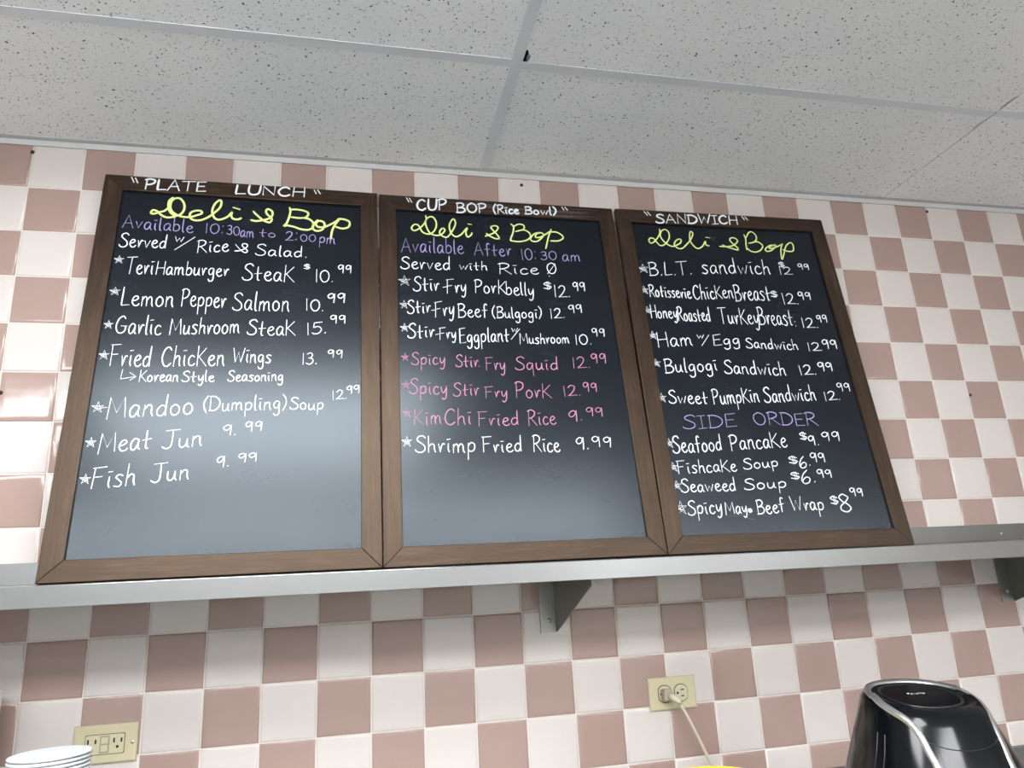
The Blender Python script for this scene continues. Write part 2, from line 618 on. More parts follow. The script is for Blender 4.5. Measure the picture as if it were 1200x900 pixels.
# ================================================================ HANDWRITING
# single-stroke hand lettering; baseline 0, capital height 1, x-height about 0.55.
# strokes separated by '|'; a leading '~' means smooth curve, otherwise straight segments
GLYPH = {
 'A': (.72, '0,0 .34,1 .70,0|.14,.36 .58,.38'),
 'B': (.62, '.06,1 .04,0|~.0,.96 .34,1.0 .54,.82 .40,.60 .10,.52|~.10,.52 .46,.50 .62,.26 .42,.04 -.02,.02'),
 'C': (.62, '~.60,.84 .42,1.0 .16,.86 .02,.46 .14,.10 .38,.0 .62,.16'),
 'D': (.68, '.06,1 .04,0|~-.02,.98 .36,.96 .66,.68 .64,.30 .36,.04 -.02,.02'),
 'E': (.54, '.54,1 .06,.96 .04,.0 .56,.04|.06,.52 .46,.54'),
 'F': (.60, '.07,.98 .04,0|-.02,.97 .62,1.0|.06,.52 .46,.54'),
 'G': (.74, '~.60,.86 .42,1.0 .14,.80 .02,.42 .14,.08 .40,.0 .64,.14 .68,.38|.36,.42 .76,.42'),
 'H': (.66, '.05,1 .03,0|.62,1 .64,0|.03,.50 .64,.52'),
 'I': (.40, '.20,.98 .20,.02|.0,.98 .40,1.0|.0,.0 .42,.03'),
 'J': (.66, '.12,1.0 .78,1.02|~.46,1.0 .46,.40 .40,.08 .20,-.02 .0,.10'),
 'K': (.62, '.06,1 .04,0|.58,.96 .08,.44|.12,.50 .66,.0'),
 'L': (.50, '~.08,1 .05,.40 .04,.06 .10,.01|.08,.01 .52,.05'),
 'M': (.86, '.0,.0 .08,1.0 .42,.28 .76,.98 .84,.04'),
 'N': (.68, '.03,.0 .05,1.0 .62,.04 .66,1.0'),
 'O': (.72, '~.36,1 .08,.82 .02,.40 .22,.04 .52,.04 .70,.40 .62,.82 .36,1 .26,.98'),
 'P': (.58, '.08,1 .05,0|~-.02,.92 .26,1.02 .54,.90 .52,.64 .30,.48 .07,.46'),
 'R': (.66, '.08,1 .05,0|~-.02,.93 .28,1.02 .56,.88 .50,.64 .24,.50 .08,.48|.22,.50 .68,.0'),
 'S': (.62, '~.62,.86 .46,1.0 .20,.94 .12,.74 .34,.56 .56,.38 .58,.14 .36,-.01 .08,.04 .0,.16'),
 'T': (.72, '-.02,.96 .76,1.0|.36,.98 .33,0'),
 'U': (.64, '~.04,1 .03,.40 .14,.06 .36,.0 .56,.14 .62,.50 .63,1'),
 'W': (.90, '.0,1 .20,.02 .44,.72 .64,.02 .92,1.0'),
  'X': (.66, '.0,1 .64,.0|.62,1 .02,.0'),
 'a': (.50, '~.42,.50 .22,.56 .04,.34 .08,.06 .26,.04 .42,.34 .43,.50|~.43,.46 .42,.14 .52,.02'),
 'b': (.48, '.06,1.0 .05,.04|~.05,.38 .24,.54 .44,.40 .42,.12 .22,.0 .05,.06'),
 'c': (.42, '~.40,.46 .22,.54 .04,.34 .08,.06 .28,.0 .44,.10'),
 'd': (.52, '~.44,.44 .24,.52 .04,.32 .08,.06 .28,.02 .44,.24|~.46,1.04 .44,.30 .46,.02'),
 'e': (.46, '~.04,.28 .26,.32 .40,.44 .28,.56 .10,.46 .04,.22 .18,.02 .38,.02 .48,.12'),
 'f': (.42, '~.42,.92 .30,1.0 .20,.86 .20,.40 .19,.0|.02,.52 .40,.54'),
 'g': (.50, '~.42,.50 .22,.56 .04,.36 .12,.10 .32,.14 .43,.46|~.43,.50 .44,.0 .40,-.32 .18,-.40 .04,-.26'),
 'h': (.48, '.06,1.02 .04,.0|~.05,.34 .22,.52 .38,.46 .40,.20 .46,.01'),
 'i': (.22, '~.10,.50 .09,.16 .16,.0|.02,.74 .20,.76'),
 'j': (.22, '~.14,.50 .14,-.20 .0,-.34|.06,.74 .20,.76'),
 'k': (.62, '.06,1 .04,0|.58,.90 .08,.42|.12,.48 .66,.0'),
 'l': (.16, '~.07,1.02 .05,.40 .08,.04 .16,.0'),
 'm': (.76, '.05,.52 .04,.0|~.05,.34 .20,.54 .32,.44 .34,.02|~.34,.32 .50,.54 .64,.44 .66,.14 .74,.0'),
 'n': (.50, '.05,.54 .04,.0|~.05,.34 .22,.54 .38,.48 .40,.18 .48,.0'),
 'o': (.48, '~.26,.54 .06,.42 .04,.14 .22,.0 .42,.14 .42,.40 .24,.54 .16,.52'),
 'p': (.50, '.06,.52 .05,-.42|~.05,.36 .24,.56 .46,.44 .42,.14 .22,.04 .06,.12'),
 'q': (.50, '~.42,.48 .22,.56 .04,.34 .10,.08 .28,.10 .42,.40|.44,.52 .44,-.42'),
 'r': (.38, '.03,.50 .12,.02|~.12,.06 .22,.40 .30,.52 .40,.48'),
 's': (.42, '~.42,.50 .22,.56 .08,.44 .24,.30 .38,.16 .26,.0 .02,.04'),
 't': (.44, '~.20,.86 .18,.30 .20,.03 .30,.01|.0,.42 .44,.46'),
 'u': (.50, '~.04,.52 .04,.14 .18,.0 .36,.16 .42,.50|~.42,.48 .42,.12 .50,.0'),
 'v': (.42, '.02,.52 .18,.02 .42,.54'),
 'w': (.66, '.02,.52 .16,.02 .34,.42 .46,.02 .66,.54'),
 'y': (.46, '~.04,.52 .08,.20 .22,.10 .40,.40|~.44,.54 .42,.10 .34,-.26 .18,-.36 .06,-.26'),
 '0': (.66, '~.34,1 .08,.82 .03,.40 .22,.02 .50,.06 .64,.44 .56,.84 .34,1 .24,.96'),
 '1': (.18, '.08,1.0 .10,.0'),
 '2': (.68, '~.06,.80 .26,1.0 .52,.92 .54,.64 .30,.26 .04,.02|.04,.03 .72,.04'),
 '3': (.54, '~.06,.90 .32,1.0 .48,.82 .36,.58 .18,.54|~.22,.54 .48,.46 .50,.16 .26,-.02 .0,.10'),
 '5': (.54, '.56,.98 .12,.96 .08,.58|~.08,.56 .36,.62 .54,.36 .40,.06 .16,.0 .0,.10'),
 '6': (.58, '~.44,1.0 .18,.74 .04,.32 .18,.02 .44,.04 .54,.30 .38,.48 .16,.36 .08,.18'),
 '8': (.56, '~.50,.86 .28,1.0 .08,.84 .20,.60 .44,.42 .54,.18 .32,.0 .06,.12 .10,.36 .36,.58 .52,.80 .48,.88'),
 '9': (.58, '~.50,.82 .30,1.0 .06,.78 .14,.50 .36,.54 .50,.86|~.52,.96 .52,.50 .50,.0'),
 '.': (.16, '.05,.0 .09,.05'),
 ':': (.20, '.08,.08 .11,.16|.08,.74 .11,.82'),
 '-': (.60, '.0,.42 .60,.46'),
 '/': (.80, '.0,.0 .80,1.0'),
 '(': (.30, '~.28,1.1 .08,.74 .05,.36 .24,-.08'),
 ')': (.30, '~.02,1.1 .24,.76 .24,.34 .04,-.08'),
 '“': (.50, '.0,1 .22,.55|.28,1 .50,.55'),
 '”': (.50, '.0,1 .16,.55|.30,1 .50,.60'),
 '&': (.80, '.0,.86 .40,.30|~.40,.30 .62,.12 .80,.10 .86,.30 .66,.52 .46,.80 .56,1.0 .80,.94 .82,.70 .62,.44 .30,.26 -.02,.20'),
 '*': (.90, '.02,.62 .90,.66 .18,.06 .46,1.0 .78,.04 .02,.62|.10,.55 .70,.30|.30,.45 .62,.60'),
 '$': (.90, '~.84,.82 .40,1.0 .10,.76 .44,.52 .84,.36 .60,.06 .06,.14|.44,1.1 .44,-.08|.60,1.1 .62,-.06'),
 '→': (.90, '.03,1.0 .0,.12 .88,.34|.50,.72 .90,.34 .58,.0'),
}


def stroke_ribbon(bm, pts, wd, y0, hgt=0.00035):
    """one pen stroke lying on the surface y=y0 (writing side is -y), as a low rounded ridge."""
    n = len(pts)
    rows = []
    for i, p in enumerate(pts):
        t = pts[min(i + 1, n - 1)] - pts[max(i - 1, 0)]
        if t.length < 1e-9:
            t = Vector((1, 0))
        t.normalize()
        nr = Vector((-t.y, t.x))
        q = Vector(p)
        if i == 0:
            q = p - t * wd * 0.35
        if i == n - 1:
            q = p + t * wd * 0.35
        k = 0.62 if i in (0, n - 1) else 1.0
        a, b = q + nr * wd * 0.5 * k, q - nr * wd * 0.5 * k
        c, d = q + nr * wd * 0.34 * k, q - nr * wd * 0.34 * k
        rows.append([bm.verts.new((a.x, y0, a.y)), bm.verts.new((c.x, y0 - hgt, c.y)), bm.verts.new((d.x, y0 - hgt, d.y)), bm.verts.new((b.x, y0, b.y))])
    for r0, r1 in zip(rows, rows[1:]):
        for k in range(3):
            bm.faces.new((r0[k], r0[k + 1], r1[k + 1], r1[k]))
    bm.faces.new(rows[0])
    bm.faces.new(rows[-1][::-1])


def write(bm, text, u0, v0, u1, v1, cap, wd, y0, rnd):
    """letter a word between two baseline points (mm on the board) with a given capital height."""
    adv = 0.0
    place = []
    for k, ch in enumerate(text):
        w, s = GLYPH[ch]
        place.append((adv, s))
        adv += w + (0.15 if k < len(text) - 1 else 0)
    sx = (u1 - u0) / max(adv, 0.05)
    for x, s in place:
        jy, js = rnd.uniform(-0.03, 0.03) * cap, rnd.uniform(0.95, 1.05)
        sl = rnd.uniform(-0.02, 0.05)
        if text in '*$.-/:':
            jy, js, sl = 0, 1, 0
        for st in s.split('|'):
            sm = st.startswith('~')
            pts = []
            for tok in st.lstrip('~').split():
                px, py = map(float, tok.split(','))
                gx = x + px + py * sl
                f = gx / max(adv, 0.05)
                pts.append(Vector(((u0 + gx * sx) * 0.001, (v0 + (v1 - v0) * f + py * cap * js + jy) * 0.001)))
            if sm:
                pts = [Vector(p) for p in catmull(pts, 4)]
            stroke_ribbon(bm, pts, wd * rnd.uniform(0.9, 1.12), y0)


INK = [
  (0, 'w', 'f', [('“', 54.3, 882.9, 68.8, 881, 25.7), ('PLATE', 85.7, 878.7, 214, 883.1, 29.2), ('LUNCH', 280.4, 882.5, 437.2, 887.6, 25.4), ('”', 459.4, 887.5, 473.2, 887.4, 20.4)]),
  (0, 'v', 'p', [('Available', 50.5, 774.1, 195.8, 770.5, 34.6), ('10:', 221.8, 771.1, 261.6, 772.1, 26.3), ('30', 268.5, 771.3, 296.2, 769.5, 23.9), ('am', 297.9, 765.2, 327.2, 765.4, 31.6), ('to', 339.9, 770.7, 375, 770, 22.9), ('2:', 397, 763.8, 424, 764.4, 25.6), ('00', 431.2, 763.6, 465.1, 763.4, 19.2), ('pm', 473.4, 761.4, 509.8, 761.2, 29.7)]),
  (0, 'w', 'p', [('Served', 49.3, 722.1, 144, 724.6, 34.9), ('w', 160.9, 744.6, 179, 744, 24.5), ('/', 163, 722.2, 201.5, 724.7, 33.5), ('Rice', 209.2, 717.9, 274.6, 723.9, 34.3), ('&', 289.3, 721.8, 313.7, 722.1, 27.2), ('Salad.', 333.6, 718.4, 447.7, 719.2, 28.7)]),
  (0, 'w', 'p', [('*', 45.8, 681.3, 61.1, 682.2, 16.1), ('Teri', 70, 654.2, 124.2, 656, 42.1), ('Hamburger', 130.2, 655, 278.8, 659.3, 34.5), ('Steak', 309, 650.1, 418.9, 651.9, 42.4), ('$', 440.2, 687.4, 455.2, 688.3, 11.8), ('10.', 466.7, 653.7, 507.6, 655.1, 32.6), ('99', 516.5, 681.2, 547.8, 681.5, 22.6)]),
  (0, 'w', 'p', [('*', 46.6, 601, 63.4, 601.8, 16.7), ('Lemon', 70.2, 576, 172.7, 575.5, 44.2), ('Pepper', 188.5, 577.3, 278.2, 579.2, 43.8), ('Salmon', 293.5, 573.7, 412.2, 575.4, 45.8), ('10.', 447.4, 578, 487.3, 577.7, 30.1), ('99', 493.3, 600, 533.9, 601.1, 24.2)]),
  (0, 'w', 'p', [('*', 45.5, 520.5, 59.2, 520.9, 16), ('Garlic', 67.1, 508.6, 154.4, 507.9, 42.7), ('Mushroom', 172.3, 508.4, 310.9, 516.2, 40), ('Steak', 326.9, 513.1, 426, 513.7, 37.3), ('15.', 451.1, 516.9, 494.5, 521.9, 29.3), ('99', 501.5, 547.2, 535.3, 547.8, 21.1)]),
  (0, 'w', 'p', [('*', 44.8, 449, 60.5, 449.3, 17.5), ('Fried', 65.8, 432.6, 141.6, 434, 47), ('Chicken', 163, 434.4, 285.4, 437.2, 45.5), ('Wings', 302.2, 446, 378.8, 446.3, 35.5), ('13.', 443.4, 443.3, 475.6, 445.8, 26.1), ('99', 496.9, 462.4, 528.7, 461.8, 18.9)]),
  (0, 'w', 'p', [('→', 89.9, 401.9, 118, 402.3, 23), ('Korean', 124.6, 398.3, 198.5, 399.9, 25.5), ('Style', 205.9, 400, 267.8, 400.8, 24.6), ('Seasoning', 294.9, 401.7, 405.7, 404.4, 25.1)]),
  (0, 'w', 'p', [('*', 46.8, 332.8, 65.2, 332.8, 18.7), ('-', 62.2, 330.6, 72.7, 331.8, 22), ('Mandoo', 75.4, 317.6, 232.6, 327.6, 44.7), ('(Dumpling)', 251.6, 333.3, 415.4, 339.5, 32.3), ('Soup', 422.1, 338.4, 490.4, 338, 27.1), ('12.', 508, 361.2, 539.1, 363.8, 20.4), ('99', 537.9, 375.8, 566.1, 377.2, 18.2)]),
  (0, 'w', 'p', [('*', 45.6, 259.5, 60.9, 259.3, 16.9), ('Meat', 68.9, 242.5, 161.1, 254.6, 42.6), ('Jun', 182.3, 252.8, 255.1, 258.6, 38.1), ('9.', 292.1, 280.8, 319.5, 282.3, 22.3), ('99', 335.8, 289.4, 368.7, 291, 21.4)]),
  (0, 'w', 'p', [('*', 45.8, 186, 60.8, 185.7, 16.2), ('Fish', 64.9, 174.5, 140.8, 179.9, 41), ('Jun', 169.3, 184.9, 237, 190.8, 36.6), ('9.', 285, 211.5, 310.1, 215.4, 21.5), ('99', 325.1, 222.6, 362.1, 224.3, 19.6)]),
  (1, 'w', 'f', [('“', 66.5, 884.4, 79.2, 883.1, 22.6), ('CUP', 92.6, 871.7, 166.4, 879.2, 32.9), ('BOP', 192.2, 872, 268.2, 876.2, 28.7), ('(Rice', 285.8, 875.1, 352.3, 878.6, 25.5), ('Bowl)', 369.9, 879.2, 453.2, 882.7, 23.5), ('”', 470, 889.7, 484, 889.5, 19)]),
  (1, 'v', 'p', [('Available', 51.8, 750.5, 203.1, 753.9, 42.1), ('After', 230.6, 750.5, 323.9, 753.8, 37.3), ('10:', 349.6, 743.7, 388.9, 745.8, 30.9), ('30', 400, 746.9, 441.2, 747.9, 24.4), ('am', 456.6, 745.9, 503.8, 747.2, 33.6)]),
  (1, 'w', 'p', [('Served', 49.5, 703.3, 168.3, 705.9, 34.7), ('with', 191.1, 708, 259.7, 708.1, 24.5), ('Rice', 288.9, 700.4, 389.2, 703.9, 31.4), ('0', 412.2, 706.1, 436.3, 707.2, 31.8), ('/', 413.2, 706.2, 435.3, 707.2, 28.4), ('.', 414.4, 698.4, 419.4, 698.6, 16.9)]),
  (1, 'w', 'p', [('*', 45.3, 658.4, 68.8, 659.4, 23.4), ('Stir', 77.4, 642.9, 138.6, 646.4, 38.3), ('-', 148.6, 644.7, 159.8, 646.2, 26.7), ('Fry', 157.2, 639.7, 203.8, 644.7, 39.7), ('Pork', 225.7, 644.5, 301.4, 643.2, 38), ('belly', 302.1, 641.1, 371.5, 641.6, 37.2), ('$', 397.8, 661.1, 419.5, 662, 18.8), ('12.', 423.5, 639.2, 464.7, 640.7, 33.2), ('99', 473.9, 659.8, 506, 660, 24.6)]),
  (1, 'w', 'p', [('*', 46.8, 596.1, 62.8, 596.7, 18.5), ('Stir', 62.5, 582.3, 115.4, 586.1, 35.1), ('-', 118.9, 583.1, 127.9, 584.4, 20.7), ('Fry', 126.6, 574.1, 171.4, 581.7, 39.5), ('Beef', 181.6, 574.8, 251.3, 577.9, 36.6), ('(Bulgogi)', 263.3, 575.7, 385.8, 579.9, 29.6), ('12.', 407, 579.5, 444.2, 581.7, 25.7), ('99', 455.6, 595.9, 490.3, 598.1, 22.8)]),
  (1, 'w', 'p', [('*', 46.5, 535.5, 62.3, 536, 18), ('Stir', 61.8, 517.1, 121.9, 521.5, 36.1), ('-', 126.3, 519.6, 133.5, 520.7, 20.1), ('Fry', 134.6, 515.8, 172.8, 519.6, 31.3), ('Eggplant', 181.2, 506.8, 299.6, 514.4, 37.6), ('w', 307.3, 540.2, 322.2, 539.5, 18.7), ('/', 304.7, 520.1, 327.4, 523.2, 24.7), ('Mushroom', 325.6, 507.9, 447, 513, 26.9), ('10.', 462, 509.7, 503.9, 511.1, 25.1), ('99', 507.7, 532.6, 540.1, 532.4, 21.2)]),
  (1, 'p', 'p', [('*', 47.4, 460.6, 60.8, 460.8, 17), ('Spicy', 68.2, 450.4, 144.6, 451, 32.2), ('Stir', 169.1, 446.8, 220.8, 446.5, 31.5), ('.', 221.8, 448.1, 224.6, 448.1, 15.3), ('Fry', 238.9, 439.2, 284, 439.7, 33.7), ('Squid', 308.6, 440, 411.8, 442.4, 32.1), ('12.', 447.9, 445.9, 492.3, 448.1, 27.3), ('99', 496, 461.2, 534, 460.8, 25.5)]),
  (1, 'p', 'p', [('*', 46.9, 392, 61.8, 392, 17.4), ('Spicy', 61.9, 378.6, 145.9, 379, 35.1), ('Stir', 159.5, 373.2, 218.2, 376.4, 32.4), ('Fry', 233.3, 369.6, 283.3, 371.7, 28.7), ('Pork', 303.7, 369.8, 386.7, 370.1, 37), ('12.', 417.8, 374.2, 459.8, 377.4, 26.3), ('99', 466.8, 386.5, 501, 385.7, 22.5)]),
  (1, 'p', 'p', [('*', 47.2, 324.6, 63.6, 324.6, 17.8), ('Kim', 70, 305, 130.3, 306.5, 35.7), ('Chi', 137.2, 304.6, 196.7, 306.2, 37), ('Fried', 212.6, 302.4, 304.5, 303.8, 33.5), ('Rice', 327, 302.7, 391.2, 304.8, 35.9), ('9.', 422.3, 308.5, 456.9, 314.7, 27.5), ('99', 465.8, 324.5, 507.3, 323.4, 21.9)]),
  (1, 'w', 'p', [('*', 44.9, 257.6, 61.9, 257.4, 19.1), ('Shrimp', 71.3, 241.6, 201.7, 241.1, 37.5), ('Fried', 218.9, 240.4, 306.4, 241.1, 34.4), ('Rice', 332.7, 240.3, 393.4, 239, 37.7), ('9.', 432.2, 243.7, 463.6, 246.1, 27.6), ('99', 471.3, 250.8, 517.4, 249.3, 24)]),
  (2, 'w', 'f', [('“', 81.2, 883.9, 97.1, 883.8, 23.5), ('SANDWICH', 110, 873.5, 347.7, 883.2, 28.2), ('”', 365.6, 888.8, 380.1, 887.4, 19.6)]),
  (2, 'w', 'p', [('*', 41, 721, 65.3, 722, 21.9), ('B.L.T.', 69.3, 711.4, 187.7, 720, 40.9), ('sandwich', 216.7, 724.3, 413.8, 730.5, 46.3), ('$', 443.6, 754.4, 462, 755.2, 14.3), ('12', 441, 730.6, 478.5, 731.1, 22.9), ('99', 500.9, 747.7, 534, 748.6, 19.8)]),
  (2, 'w', 'p', [('*', 36.2, 658, 56.5, 658.7, 19.2), ('Rotisserie', 59.7, 649.8, 171.7, 647.6, 35.6), ('Chicken', 179.7, 644.9, 290.7, 652.7, 41.3), ('Breast', 295.6, 644.2, 396.2, 650.1, 49.1), ('$', 398.4, 659.5, 419.3, 660.2, 16.8), ('12.', 430, 638.8, 475.9, 639.8, 32.5), ('99', 478.7, 654.9, 514.9, 655.1, 23.3)]),
  (2, 'w', 'p', [('*', 36.4, 599.7, 56.2, 600.3, 18.1), ('Honey', 54.1, 587, 124.5, 588.4, 35.3), ('Roasted', 125.7, 581, 212.8, 582.3, 39.9), ('Turkey', 237.9, 575.5, 347.4, 577.2, 45.8), ('Breast', 348.7, 576.2, 443.9, 576.5, 50.8), (':', 447.1, 572.2, 453.5, 572.4, 18.7), ('12.', 468.2, 569.5, 515.1, 570.6, 28.7), ('99', 514.6, 587.1, 545.4, 586.8, 21.2)]),
  (2, 'w', 'p', [('*', 38.3, 528.9, 59.7, 529.4, 18.6), ('Ham', 59.3, 505.9, 150.8, 512.7, 39.4), ('w', 166.7, 531.7, 185.2, 532.1, 18.9), ('/', 175.5, 512.2, 199.4, 512.6, 29.2), ('Egg', 207.8, 512.3, 280.1, 518.3, 29.4), ('Sandwich', 296.2, 508.2, 439.8, 504.5, 27.6), ('12', 467.2, 502.9, 504.8, 503.5, 22.5), ('99', 511.1, 511.1, 553.8, 510.8, 24.9)]),
  (2, 'w', 'p', [('*', 35.2, 453.3, 56.2, 453.5, 18), ('Bulgogi', 67.2, 435.9, 204.9, 444.4, 36.2), ('Sandwich', 222.8, 437.5, 387.8, 432.2, 36.8), ('12.', 427.4, 434.6, 474.4, 436.1, 26.9), ('99', 481.3, 446.5, 523.2, 446, 24.1)]),
  (2, 'w', 'p', [('*', 36.6, 361, 55.3, 361.1, 20.1), ('Sweet', 63.4, 355.9, 162.6, 356.5, 34.8), ('Pumpkin', 177, 354.2, 299, 361.7, 40.2), ('Sandwich', 313.2, 358.8, 454, 366.1, 40.9), ('12.', 477.6, 364.1, 522.4, 367.3, 24.2), ('99', 521.3, 391.5, 557.2, 390.7, 21.5)]),
  (2, 'v', 'p', [('SIDE', 87.6, 290.8, 224.6, 296.7, 33.4), ('ORDER', 272.4, 301.1, 441.1, 298.3, 32.2)]),
  (2, 'w', 'p', [('*', 37, 246.9, 54.7, 246.7, 19.5), ('Seafood', 52.6, 231.2, 175.7, 237.6, 39.3), ('Pancake', 198.5, 237.4, 345.1, 243.8, 40.1), ('$', 383.5, 262.6, 403.8, 262.5, 17.4), ('9.', 404.9, 246.2, 432.4, 249, 24.5), ('99', 442.3, 258, 491.2, 258.7, 23.7)]),
  (2, 'w', 'p', [('*', 35.5, 190.4, 55.8, 190, 18), ('Fishcake', 56.4, 182.4, 201.6, 186.6, 30.7), ('Soup', 220.7, 191.2, 310.6, 195.6, 24.4), ('$', 339.3, 203, 364.3, 202.6, 16.8), ('6.', 365.3, 189.8, 396.5, 197.2, 26.7), ('99', 398, 205.1, 437.6, 204.5, 22)]),
  (2, 'w', 'p', [('*', 36.9, 147.3, 57, 146.8, 17.7), ('Seaweed', 56.3, 139.9, 190.7, 139.2, 30), ('Soup', 212.1, 141.6, 319.1, 145, 25.7), ('$', 335.2, 164.9, 359.9, 164.5, 15.5), ('6.', 360.7, 150.9, 399.7, 156.9, 32.1), ('99', 406.6, 167.5, 444.4, 166.8, 19.6)]),
  (2, 'w', 'p', [('*', 36.9, 91.4, 59.7, 90.8, 25.4), ('Spicy', 63.6, 86.2, 146.2, 90.3, 32.8), ('May', 154.8, 84.5, 207.4, 87.7, 29.4), ('o', 211.2, 89.4, 219.1, 89.2, 12.9), ('Beef', 233.1, 83.3, 301.2, 87.9, 33.4), ('Wrap', 320.9, 90.1, 402.4, 88.9, 32.9), ('$', 422.7, 102.5, 444.4, 102, 18.1), ('8', 444.1, 84, 473.9, 84.1, 42.8), ('99', 480, 120.3, 513.8, 119.5, 19.3)]),
]
TITLES = [
  (0, [[(146,864),(139,854),(139,837),(145,822),(157,814),(168,821),(173,836),(170,852),(161,863),(151,862),(144,853),(143,838),(148,825),(162,815),(178,812),(190,814),(201,819),(211,825),(208,832),(196,831),(187,824),(187,812),(196,805),(210,806),(225,815),(238,829),(249,845),(251,861),(246,865),(237,853),(233,835),(236,820),(244,811),(255,812),(268,821),(276,834),(275,824),(279,816),(289,814),(297,818)],[(140,836),(132,826),(121,821),(110,816),(104,818),(108,826),(117,823),(126,814),(139,808),(155,811)],[(279,847),(292,843)],[(323,839),(335,826),(348,815),(360,811),(365,819),(363,825),(354,834),(351,843),(355,849),(364,844),(366,834),(360,823),(344,816),(330,813),(319,815)],[(404,857),(406,846),(403,827),(396,803)],[(397,811),(392,804)],[(406,852),(422,853),(439,850),(447,844),(443,833),(429,829),(408,830)],[(437,830),(450,827),(459,817),(458,804),(449,797),(432,797),(415,803),(398,806)],[(469,826),(460,813),(458,802),(466,795),(478,798),(485,810),(483,821),(472,824),(465,815),(470,807),(484,807),(499,816),(512,826),(521,835)],[(521,835),(510,817),(503,798),(500,777)],[(516,833),(531,833),(543,826),(541,812),(527,806),(511,810)]]),
  (1, [[(114,861),(115,851),(110,838),(102,827),(92,818),(83,815),(78,822),(84,832),(92,833),(98,826),(103,814),(111,808),(122,807),(133,816),(139,830),(139,846),(132,858),(123,858),(115,850),(113,837),(117,821),(124,809),(136,804),(148,806),(157,814),(160,822),(155,826),(149,820),(147,811),(153,803),(164,800),(173,810),(184,830),(188,845),(184,856),(177,849),(172,834),(174,817),(180,807),(189,803),(202,812),(214,828),(217,830),(213,819),(214,808),(218,804),(226,811),(228,817)],[(220,843),(228,842)],[(262,809),(273,814),(285,821),(295,832),(295,840),(286,842),(278,837),(282,829),(292,816),(297,805),(288,803),(275,809),(265,817)],[(331,850),(337,842),(334,824),(326,803),(330,799),(350,798),(369,804),(379,815),(376,827),(362,834),(341,828)],[(337,843),(351,851),(363,849),(365,841),(360,834)],[(405,829),(390,824),(379,810),(381,802),(394,801),(408,812),(414,823),(407,828),(395,823),(392,814),(403,814),(418,823),(434,835)],[(436,840),(426,815),(416,781)],[(432,832),(449,833),(463,824),(465,815),(452,806),(431,805)]]),
  (2, [[(119,858),(117,844),(108,829),(96,816),(87,812),(83,820),(88,828),(97,827),(103,818),(111,807),(121,807),(132,816),(142,832),(143,850),(134,858),(123,852),(118,838),(121,826),(131,813),(144,805),(156,808),(170,816),(175,826),(168,829),(157,821),(153,809),(161,800),(173,800),(187,812),(200,826),(210,842),(212,852),(206,855),(202,842),(201,824),(209,808),(220,802),(234,811),(244,826),(244,815),(252,812)],[(248,839),(259,838)],[(283,812),(300,812),(319,815),(333,824),(339,833),(333,841),(322,841),(317,834),(323,823),(334,811),(334,803),(321,806),(307,810),(292,817)],[(363,854),(365,839),(362,821),(361,805)],[(367,844),(378,861),(389,864),(398,853),(396,839),(385,830),(371,827)],[(385,831),(400,832),(411,821),(403,807),(387,799),(372,801),(364,809)],[(450,824),(435,823),(418,812),(419,803),(435,807),(450,821),(448,825),(434,820),(430,813),(446,816),(472,829)],[(472,830),(463,810),(459,779),(469,796),(481,822),(497,835),(504,828),(500,809),(484,806),(469,811)]]),
]
# ================================================================ MENU BOARDS
BW, BH, FR, FD, REC = 0.6095, 0.9134, 0.0405, 0.0150, 0.0060
# origin (tile units: column, row, distance), u axis, v axis in wall space
POSE = [
    ((1.5636, 9.0600, -1.4684), (0.9998, -0.00184, 0.01999), (-0.00466, -0.98984, 0.14211)),
    ((7.1791, 9.0480, -1.2074), (1.0, -0.00079, 0.001), (-0.00092, -0.99125, 0.13198)),
    ((12.7823, 9.0480, -1.2349), (0.99979, 0.00503, -0.02032), (0.00768, -0.99117, 0.13238)),
]
BLABEL = [
    'leftmost chalkboard menu in a brown wood frame, PLATE LUNCH written on its top rail',
    'middle chalkboard menu in a wood frame, CUP BOP on its top rail, some lines pink',
    'rightmost chalkboard menu in a brown wood frame, SANDWICH written on its top rail',
]


def rail(root, length, width, loc, rot):
    """mitred frame rail, length along local X, outer edge at y'=0; local Y is board depth after placing."""
    bm = bmesh.new()
    prism(bm, [(0, 0), (length, 0), (length - width, width), (width, width)], 'y', 0.0, FD)
    o = link('frame_rail', bm, M_WOOD, root, bevel=0.0012)
    o.location = loc
    o.rotation_euler = rot
    return o


def menu_board(i):
    O, U, V = POSE[i]
    X = w2b(U).normalized()
    Z = w2b(V).normalized()
    Y = Z.cross(X).normalized()
    root = empty('menu_board', (0, 0, 0), BLABEL[i], 'menu board', 'chalkboard menus on the shelf')
    o = Vector((O[0] * S, O[2] * S, CEIL - O[1] * S))
    root.matrix_world = Matrix(((X.x, Y.x, Z.x, o.x), (X.y, Y.y, Z.y, o.y), (X.z, Y.z, Z.z, o.z), (0, 0, 0, 1)))
    rail(root, BW, FR, (0, 0, 0), (0, 0, 0))
    # the other three are the same shape turned about the board's depth axis
    rail(root, BH, FR, (BW, 0, 0), (0, -math.pi / 2, 0))
    rail(root, BW, FR, (BW, 0, BH), (0, -math.pi, 0))
    rail(root, BH, FR, (0, 0, BH), (0, math.pi / 2, 0))
    bm = bmesh.new()
    box(bm, FR - 0.004, BW - FR + 0.004, REC, REC + 0.004, FR - 0.004, BH - FR + 0.004)
    link('chalkboard', bm, M_BOARD, root)
    return root


